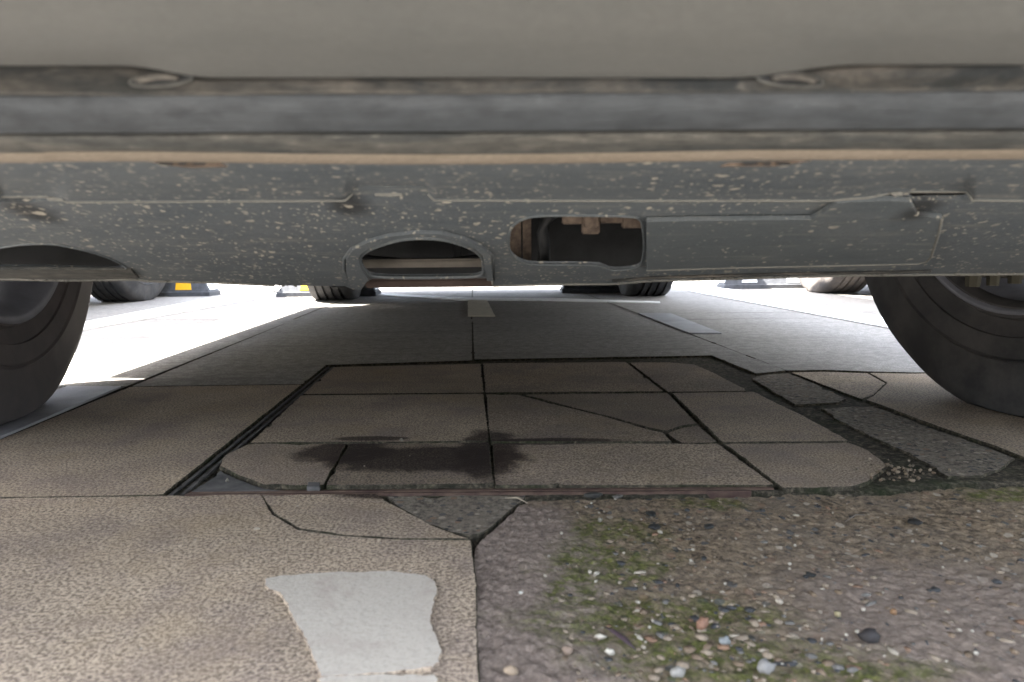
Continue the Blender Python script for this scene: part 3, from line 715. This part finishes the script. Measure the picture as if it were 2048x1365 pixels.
# undertray
T1, T2, B1 = on_y(200, 403, 0.45), on_y(1900, 397, 0.45), on_y(1024, 567, 0.66)
PN = (T2 - T1).cross(B1 - T1).normalized()
if PN.dot(CO - T1) < 0: PN = -PN
def pl(px, py, off=0.0): return on_plane(px, py, T1 + PN * off, PN)
def plw(pts, off=0.0): return [pl(x, y, off) for x, y in pts]
recess_shades = [((lambda q: (q.x, q.y, q.z))(pl(1835, 415)), (0.018, 0.02, 0.02)), ((lambda q: (q.x, q.y, q.z))(pl(65, 425)), (0.018, 0.03, 0.03)), ((lambda q: (q.x, q.y, q.z))(pl(695, 410)), (0.018, 0.03, 0.03))]  # where the painted shade of the tray hollows sits
m_tray = dusty('mud flecked black undertray', (0.060, 0.072, 0.082), (0.13, 0.138, 0.14), 1.3, 0.4, recess_shades)
m_tray2 = dusty('cleaner tray plate', (0.058, 0.070, 0.078), (0.115, 0.122, 0.125), 0.45, 0.5, recess_shades[:1])
def ridge(px):
    K = [(-900, 402), (-5, 402), (0, 394), (88, 394), (110, 396), (135, 405), (690, 402), (712, 382), (850, 382), (868, 401), (1100, 402), (1660, 402), (1700, 398), (1735, 396), (1765, 390), (1800, 384), (1936, 384), (1944, 401), (2048, 402), (3000, 402)]
    for a, b in zip(K, K[1:]):
        if a[0] <= px <= b[0]: return a[1] + (b[1] - a[1]) * (px - a[0]) / (b[0] - a[0])
    return 402
XS_S = XS; XS = [-900 + 8 * i for i in range(481)]
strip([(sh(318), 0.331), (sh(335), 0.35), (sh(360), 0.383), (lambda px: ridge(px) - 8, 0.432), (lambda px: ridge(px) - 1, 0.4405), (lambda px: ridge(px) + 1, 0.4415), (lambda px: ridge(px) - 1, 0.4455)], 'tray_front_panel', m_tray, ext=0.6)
bm = bmesh.new(); tube(bm, [on_y(px, ridge(px), 0.4405) for px in range(-600, 2700, 6)], 0.0008, 6); ck(link('tray_seam', bm, m_edge, smooth=True))
XS = XS_S
arch = [(718, 519), (722, 510), (740, 498), (775, 485), (805, 478), (845, 475), (885, 478), (920, 487), (950, 500), (965, 514), (968, 530), (967, 553), (905, 555), (744, 556), (728, 540)]
rect = [(1018, 470), (1022, 456), (1034, 445), (1050, 437), (1075, 432), (1150, 431), (1268, 433), (1282, 440), (1286, 456), (1289, 490), (1285, 520), (1281, 534), (1255, 540), (1222, 541), (1208, 535), (1196, 531), (1120, 530), (1062, 530), (1040, 524), (1024, 512), (1017, 496)]
lhole = [(-190, 510), (-60, 500), (0, 496), (40, 489), (100, 487), (150, 496), (200, 509), (238, 525), (262, 541), (150, 539), (0, 536), (-190, 536)]
slot = [(1815, 380), (1900, 380), (1932, 384), (1944, 394), (1922, 401), (1860, 400), (1836, 402), (1820, 401)]
lslot = [(-40, 393), (88, 393), (92, 400), (60, 405), (-40, 405)]
low = [(-900, 549), (-300, 556), (0, 558), (130, 561), (180, 560), (270, 559), (290, 562), (420, 565), (550, 571), (620, 572), (690, 573), (705, 579), (722, 580), (728, 572), (735, 562), (745, 558), (970, 557), (984, 560), (986, 572), (1100, 569), (1225, 568), (1300, 562), (1430, 559), (1550, 555), (1700, 551), (2048, 548), (2950, 544)]
outer = [(2950, 374), (2048, 374), (1024, 374), (0, 374), (-900, 374)] + low
def smo(pts, n=3):
    for _ in range(n - 1):
        pts = [q for i in range(len(pts)) for q in ((pts[i][0] * 0.75 + pts[(i + 1) % len(pts)][0] * 0.25, pts[i][1] * 0.75 + pts[(i + 1) % len(pts)][1] * 0.25), (pts[i][0] * 0.25 + pts[(i + 1) % len(pts)][0] * 0.75, pts[i][1] * 0.25 + pts[(i + 1) % len(pts)][1] * 0.75))]
    return pts
arch_s, rect_s, lh_s, slot_s = smo(arch), smo(rect, 2), smo(lhole), smo(slot, 2)
bm = bmesh.new()
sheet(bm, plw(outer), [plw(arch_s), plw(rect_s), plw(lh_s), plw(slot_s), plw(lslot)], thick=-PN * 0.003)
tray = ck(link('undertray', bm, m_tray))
def rimtube(pts, r, off, mat, closed=True, name='hole_flange', flat=1):
    bm = bmesh.new(); tube(bm, plw(pts, off), r, 8, closed, flat); return ck(link(name, bm, mat, smooth=True))
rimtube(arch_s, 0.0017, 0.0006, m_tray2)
aro = [(700, 560), (688, 540), (688, 518), (702, 498), (730, 484), (775, 472), (830, 466), (885, 468), (930, 478), (965, 493), (985, 512), (988, 560)]
rimtube(smo(aro, 1), 0.0013, 0.0005, m_tray2, False)
# raised collar round the arch
bm = bmesh.new(); sheet(bm, plw([(702, 572), (692, 545), (692, 520), (706, 501), (733, 487), (775, 475), (830, 468), (885, 470), (928, 480), (962, 495), (982, 512), (986, 562), (974, 562), (968, 530), (965, 512), (950, 499), (920, 486), (885, 477), (845, 474), (805, 477), (775, 484), (740, 497), (722, 509), (716, 519), (724, 542), (738, 562)], 0.0035), thick=-PN * 0.003)
ck(link('hole_collar', bm, m_tray))
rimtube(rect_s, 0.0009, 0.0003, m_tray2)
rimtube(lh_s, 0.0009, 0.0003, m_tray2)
for i, seg in enumerate((low[:9], low[17:])):
    rimtube(seg, 0.0013, 0.0003, m_edge, False, 'tray_edge')
plate = [(1293, 444), (1400, 442), (1622, 440), (1640, 430), (1672, 407), (1700, 404), (1780, 402), (1822, 404), (1836, 432), (1884, 437), (1878, 465), (1862, 515), (1852, 524), (1835, 528), (1700, 531), (1500, 535), (1400, 538), (1293, 541)]
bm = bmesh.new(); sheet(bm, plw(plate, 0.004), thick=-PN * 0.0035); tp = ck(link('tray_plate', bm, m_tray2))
bv = tp.modifiers.new('bevel', 'BEVEL'); bv.width = 0.0018; bv.segments = 3; bv.limit_method = 'ANGLE'
rimtube([(1884, 437), (1878, 465), (1862, 515), (1852, 524), (1835, 528), (1700, 531), (1500, 535), (1400, 538), (1293, 541)], 0.0010, 0.0037, m_edge, False, 'plate_edge')
# lower bead of the tray under the plate, ledge under the left hole
bm = bmesh.new(); tube(bm, plw([(1225, 562), (1300, 556), (1500, 550), (1700, 546), (1860, 543)], 0.001), 0.0025, 10, flat=0.6); ck(link('tray_bead', bm, m_groove, smooth=True))
bm = bmesh.new(); sheet(bm, plw([(-300, 538), (0, 538), (262, 541), (278, 558), (130, 560), (0, 557), (-300, 555)], 0.002), thick=-PN * 0.002); ck(link('tray_ledge', bm, m_lip))
random.seed(21)
bm = bmesh.new()
for k in range(150):
    x = random.choice([random.uniform(60, 200), random.uniform(-100, 600), random.uniform(1230, 2100), random.uniform(1400, 1520)])
    seg = [(a, b) for a, b in zip(low, low[1:]) if a[0] <= x <= b[0]]
    if not seg: continue
    a, b = seg[0]; y = a[1] + (b[1] - a[1]) * (x - a[0]) / max(1e-6, b[0] - a[0])
    q = pl(x, y + random.uniform(-1.5, 1.2), 0.001); stone(bm, q, random.uniform(0.0006, 0.0018), 0, 0.8, k * 0.7, 1)
tag(ck(link('mud_crust', bm, m_edge)), kind='stuff')
# small bracket tabs
for pts in ([(748, 384), (800, 384), (806, 392), (780, 394), (750, 392)], [(1778, 386), (1806, 384), (1806, 392), (1790, 392)], [(92, 395), (120, 396), (130, 404), (96, 402)]):
    bm = bmesh.new(); sheet(bm, [on_y(x, y, 0.4385) for x, y in pts], thick=Vector((0, 0.002, 0))); ck(link('clip_tab', bm, m_edge))
for k, (cx, s) in enumerate(((360, 1), (1530, -1))):
    base = [(-75, 321), (75, 323), (95, 334), (20, 336), (-30, 331)] if s > 0 else [(-75, 326), (60, 321), (95, 322), (20, 333), (-90, 333)]
    bm = bmesh.new(); sheet(bm, [on_y(cx + x, y, 0.3265) for x, y in base], thick=Vector((0, 0.002, 0))); ck(link('lip_bracket', bm, m_dust_br))
    bm = bmesh.new()
    for (xa, xb) in ((-45, -15), (-6, 12), (22, 50)): sheet(bm, [on_y(cx + x, y, 0.3255) for x, y in ((xa, 325.5), (xb, 325.5), (xb, 330.5), (xa + 5, 330.5))], thick=Vector((0, 0.0005, 0)))
    ck(link('bracket_slot', bm, m_black))
# machinery seen through the holes
def bx(name, a, b, D, th, mat, bev=0.002):
    """upright block between two traced corners at distance D"""
    A, B = on_y(*a, D), on_y(*b, D); bm = bmesh.new()
    box(bm, ((A.x + B.x) / 2, D + th / 2, (A.z + B.z) / 2), (abs(B.x - A.x), th, abs(A.z - B.z))); bevel(bm, bev); return ck(link(name, bm, mat))
bx('sump', (760, 380), (958, 516), 0.80, 0.25, m_black, 0.03)
bx('crossmember', (640, 521), (1000, 534), 0.70, 0.05, simple('dusty steel bar', (0.16, 0.145, 0.125), 0.8, 0.2), 0.002)
bx('rear_bar', (728, 559), (1010, 574), 0.69, 0.02, simple('dark rusty bar', (0.05, 0.035, 0.03), 0.9, 0.1), 0.002)
bx('side_panel', (990, 430), (1043, 540), 0.66, 0.01, m_dust_br, 0.0005)
bx('side_panel', (1045, 430), (1063, 540), 0.66, 0.008, m_dust_br, 0.0005)
for (xa, xb, ya, za, zb, nm) in ((-0.5, 0.5, 0.98, 0.203, 0.6, 'gearbox_casing'), (-0.62, -0.2, 0.70, 0.208, 0.5, 'wheel_liner'), (-0.24, -0.012, 0.955, 0.186, 0.4, 'exhaust_shield')):
    bm = bmesh.new(); box(bm, ((xa + xb) / 2, ya, (za + zb) / 2), (xb - xa, 0.02, zb - za)); bevel(bm, 0.003); ck(link(nm, bm, m_black))
bm = bmesh.new(); tube(bm, [on_y(x, y, 0.66) for x, y in ((1088, 549), (1088, 500), (1086, 465), (1090, 440), (1110, 425))], 0.0055, 10); ck(link('hose', bm, simple('black hose', (0.011, 0.012, 0.013), 0.6), smooth=True))
bm = bmesh.new(); tube(bm, [on_y(x, y, 0.78) for x, y in ((720, 515), (745, 519), (800, 524), (900, 523), (970, 515))], 0.004, 8); ck(link('pipe', bm, m_black, smooth=True))
for (a, b, dd) in (((1125, 420), (1170, 448), .53), ((1165, 425), (1200, 468), .535), ((1168, 432), (1198, 455), .525), ((1200, 425), (1248, 446), .53), ((1246, 425), (1287, 456), .527), ):
    bx('clip_bracket', a, b, dd, 0.008, m_dust_br, 0.001)
# bolts hanging under the right wheel arm
bm = bmesh.new(); tube(bm, [on_y(x, y, 0.75) for x, y in ((1900, 540), (1990, 545), (2200, 550))], 0.006, 8); ck(link('control_arm', bm, m_groove, smooth=True))
for (x, y, r) in ((1946, 562, 0.0065), (1986, 560, 0.0055), (2030, 556, 0.006)):
    p = on_y(x, y, 0.74); bm = bmesh.new(); bmesh.ops.create_cone(bm, cap_ends=True, segments=6, radius1=r, radius2=r * 1.15, depth=0.012, matrix=Matrix.Translation(p)); ck(link('bolt', bm, simple('muddy bolt', (0.045, 0.042, 0.03), 0.9, 0.2)))

# ------------------------------------------------------------------ car bodies
def body_mesh(front, rear, fw, rw, wd=0.9, z0=0.30, roof=1.5):
    """side silhouette with wheel arches, drawn in across the shoulder and roof"""
    sil = []
    def arc(yc):
        return [(yc + 0.405 * math.cos(a), 0.33 + 0.405 * math.sin(a)) for a in [PI - PI * k / 14 for k in range(15)]]
    low = [(front + 0.05, z0)] + [(fw - 0.405, z0)] + arc(fw) + [(fw + 0.405, z0 - 0.04), (rw - 0.405, z0 - 0.04)] + arc(rw) + [(rw + 0.405, z0), (rear - 0.05, z0 + 0.03)]
    up = [(rear, 0.5), (rear, 0.85), (rear - 0.06, 1.0), (rear - 0.5, 1.03), (front + 1.25, 1.0), (front + 0.45, 0.88), (front + 0.08, 0.76), (front, 0.6), (front, 0.42)]
    sil = low + up; bm = bmesh.new()
    L = []
    for sx, inset in ((-1, 0), (1, 0)):
        L.append([Vector((sx * (wd - (0.07 * max(0, z - 0.6) / 0.4) - 0.10 * max(0, (front + 0.35 - y) / 0.35)), y, z)) for y, z in sil])
    A = [bm.verts.new(p) for p in L[0]]; B = [bm.verts.new(p) for p in L[1]]
    tri = geometry.tessellate_polygon([[Vector((p.y, p.z, 0)) for p in L[0]]])
    for t in tri:
        bm.faces.new([A[i] for i in t]); bm.faces.new([B[i] for i in reversed(t)])
    n = len(A)
    for i in range(n): bm.faces.new((A[i], A[(i + 1) % n], B[(i + 1) % n], B[i]))
    return bm
def cabin_mesh(front, rear, wd, roof, grow=0.0):
    bm = bmesh.new(); 
    low = [(front + 1.0, 0.99), (rear - 0.12, 1.0)]; top = [(front + 1.75, roof), (rear - 0.6, roof)]
    q = [bm.verts.new((s * (wd - 0.09 if k < 2 else wd - 0.26), y, z)) for s in (-1, 1) for k, (y, z) in enumerate((low[0], low[1], top[1], top[0]))]
    bm.faces.new(q[:4]); bm.faces.new(q[4:][::-1])
    for i in range(4): bm.faces.new((q[i], q[(i + 1) % 4], q[4 + (i + 1) % 4], q[4 + i]))
    bevel(bm, 0.05, 3); return bm
def car_shell(parent, front, rear, fw, rw, wd, paint, rz=0, z0=0.30, pivot=(0, 0), low_floor=False):
    M = Matrix.Translation((pivot[0], pivot[1], 0)) @ Matrix.Rotation(rz, 4, 'Z')
    obs = []
    obs.append(link('body', body_mesh(front, rear, fw, rw, wd, z0), paint))
    bv = obs[0].modifiers.new('bevel', 'BEVEL'); bv.width = 0.03; bv.segments = 3; bv.limit_method = 'ANGLE'; bv.angle_limit = R(50)
    obs.append(link('cabin', cabin_mesh(front, rear, wd, 1.5), paint))
    bm = bmesh.new()
    for s in (-1, 1):
        for (ya, yb) in ((front + 1.45, front + 2.2), (front + 2.3, front + 3.0)):
            v = [bm.verts.new((s * (wd - 0.09 - 0.17 * t + 0.004), y, 0.99 + 0.51 * t)) for y, t in ((ya, 0.1), (yb, 0.1), (yb, 0.85), (ya + 0.3 if ya < front + 2 else ya, 0.85))]
            bm.faces.new(v)
    for (ya, yb, z) in ((front + 1.10, front + 1.64, 1),):
        v = [bm.verts.new((sx, y - 0.006, zz + 0.006)) for sx, y, zz in ((-0.7, front + 1.09, 1.05), (0.7, front + 1.09, 1.05), (0.58, front + 1.66, 1.44), (-0.58, front + 1.66, 1.44))]; bm.faces.new(v)
    obs.append(link('window', bm, m_glass))
    for s in (-1, 1):
        bm = bmesh.new(); box(bm, (s * (wd - 0.28), front + 0.03, 0.68), (0.3, 0.1, 0.12)); bevel(bm, 0.02); obs.append(link('headlight', bm, m_clear))
        bm = bmesh.new(); box(bm, (s * (wd - 0.2), rear - 0.02, 0.85), (0.22, 0.08, 0.16)); bevel(bm, 0.02); obs.append(link('tail_light', bm, m_lens))
    bm = bmesh.new(); box(bm, (0, (front + 0.55 + rear - 0.1) / 2, 0.42), (2 * (wd - 0.36), rear - front - 0.65, 0.25)); [box(bm, c, q) for c, q in (((0, (front + 1.7 + rear - 0.9) / 2, 0.335), (1.06, rear - front - 2.6, 0.25)), ((0, rear - 0.2, 0.36), (1.5, 0.3, 0.2)))] if low_floor else None; obs.append(link('underbody', bm, m_black))
    for o in obs:
        o.parent = parent; o.matrix_parent_inverse = parent.matrix_world.inverted() if False else Matrix.Translation(-Vector(parent.location))
        o.matrix_basis = M
    return obs
yaw = math.atan2(-(rl.x + rr.x) / 2, rl.y - FW_Y)
car_shell(car, -0.84, rl.y - FW_Y + 0.72, 0, rl.y - FW_Y, 0.93, m_paint, yaw, 0.315, (0, FW_Y), True)

def neighbour(px_contact, side, paint, tyre, rimm, label, wb=2.45, over=0.72):
    """parked beside: the traced wheel is its rear one nearest to us"""
    p = on_z(*px_contact); cx = p.x + side * 0.75; cyr = p.y
    e = empty('parked_car', (cx, cyr - wb, 0), None, yaw * 0.5); tag(e, label, 'car')
    w0 = build_wheel(e, (-side * 0.75, wb, TR - 0.010), -side, 0, tyre, rimm)
    for (x, y) in ((side * 0.75, wb), (-side * 0.75, 0), (side * 0.75, 0)):
        c = copy_tree(w0, e); c.location = (x, y, TR - 0.010)
        if (x > 0) != (-side > 0): c.rotation_euler = (0, 0, PI)
    obs = car_shell(e, -0.82, wb + over, 0, wb, 0.89, paint, 0)
    for o in obs: o.matrix_parent_inverse = Matrix.Identity(4); o.location = (0, 0, 0)
    return e
neighbour((274, 602), -1, m_carw, m_tyre, m_silver, 'car parked to the left, its rear tyre in front of the yellow-striped wheel stop', 2.45, 0.45)
neighbour((1680, 584), 1, m_card, m_tyre2, m_silver, 'car parked to the right, its pale dusty rear tyre half behind the right front tyre')

# ------------------------------------------------------------------ rubber wheel stops
def wheel_stop(cx_px, cy_px, L, label, rz=0.0, refl=None, ins=0.138):
    refl = refl or m_yellow
    p = on_z(cx_px, cy_px); e = empty('wheel_stop', (p.x, p.y + 0.075, 0), None, rz); tag(e, label, 'wheel stop', 'rubber wheel stops')
    def prism(xa, xb, g=0.0, ends=0.05, z0=0.0, z1=0.10, base=0.022):
        bm = bmesh.new(); h = 0.075
        # base slab then tapering block, like the cast blocks
        def ring(z, ix, iy): return [bm.verts.new((x, y, z)) for x, y in ((xa + ix, -h + iy - g), (xb - ix, -h + iy - g), (xb - ix, h - iy + g), (xa + ix, h - iy + g))]
        rings = [ring(z0, 0, 0), ring(base, 0, 0), ring(base + 0.003, 0.006, 0.006), ring(z1, ends, 0.035)]
        bm.faces.new(rings[0][::-1]); bm.faces.new(rings[-1])
        for a, b in zip(rings, rings[1:]):
            for i in range(4): bm.faces.new((a[i], a[(i + 1) % 4], b[(i + 1) % 4], b[i]))
        return bm
    link('block', prism(-L / 2, L / 2), m_rub, e)
    ya = lambda t: -0.075 + 0.006 + 0.029 * t - 0.0025
    for k, x in ((0, -L / 2 + ins), (3, L / 2 - ins)):
        bm = bmesh.new()
        v = [(x - 0.035, ya(0.15), 0.036), (x + 0.035, ya(0.15), 0.036), (x + 0.035, ya(0.85), 0.09), (x - 0.035, ya(0.85), 0.09)]
        if k in (0, 3):
            sgn = -1 if k == 0 else 1
            v = [(x - 0.042, ya(0.12), 0.034), (x + 0.042, ya(0.12), 0.034), (x + 0.042 - (0.014 if sgn > 0 else 0), ya(0.88), 0.092), (x - 0.042 + (0.014 if sgn < 0 else 0), ya(0.88), 0.092)]
        a = [bm.verts.new(q) for q in v]; b = [bm.verts.new((q[0], q[1] + 0.006, q[2] - 0.001)) for q in v]
        bm.faces.new(a)
        bm.faces.new(b[::-1])
        for i in range(4): bm.faces.new((a[i], a[(i + 1) % 4], b[(i + 1) % 4], b[i]))
        link('reflector', bm, refl, e)
    for s in (-1, 1):
        bm = bmesh.new(); v = [(s * (L / 2 - 0.008), -0.055, 0.03), (s * (L / 2 - 0.008), 0.055, 0.03), (s * (L / 2 - 0.045), 0.035, 0.092), (s * (L / 2 - 0.045), -0.035, 0.092)]
        v = [(q[0] + s * 0.003, q[1], q[2] + 0.002) for q in v]
        bm.faces.new([bm.verts.new(q) for q in v]); link('end_reflector', bm, m_pale, e)
    return e
wheel_stop(325, 594, 0.49, 'wheel stop behind the left-hand car tyre, showing one yellow square')
wheel_stop(652, 594, 0.50, 'wheel stop behind the rear tyre left of centre', 0, None, 0.16)
wheel_stop(1222, 586, 0.50, 'black wheel stop in shade behind the rear tyre right of centre', 0, m_rub)
wheel_stop(1545, 578, 0.52, 'pale-topped wheel stop at the far right, beside the dusty tyre', 0, m_pale)
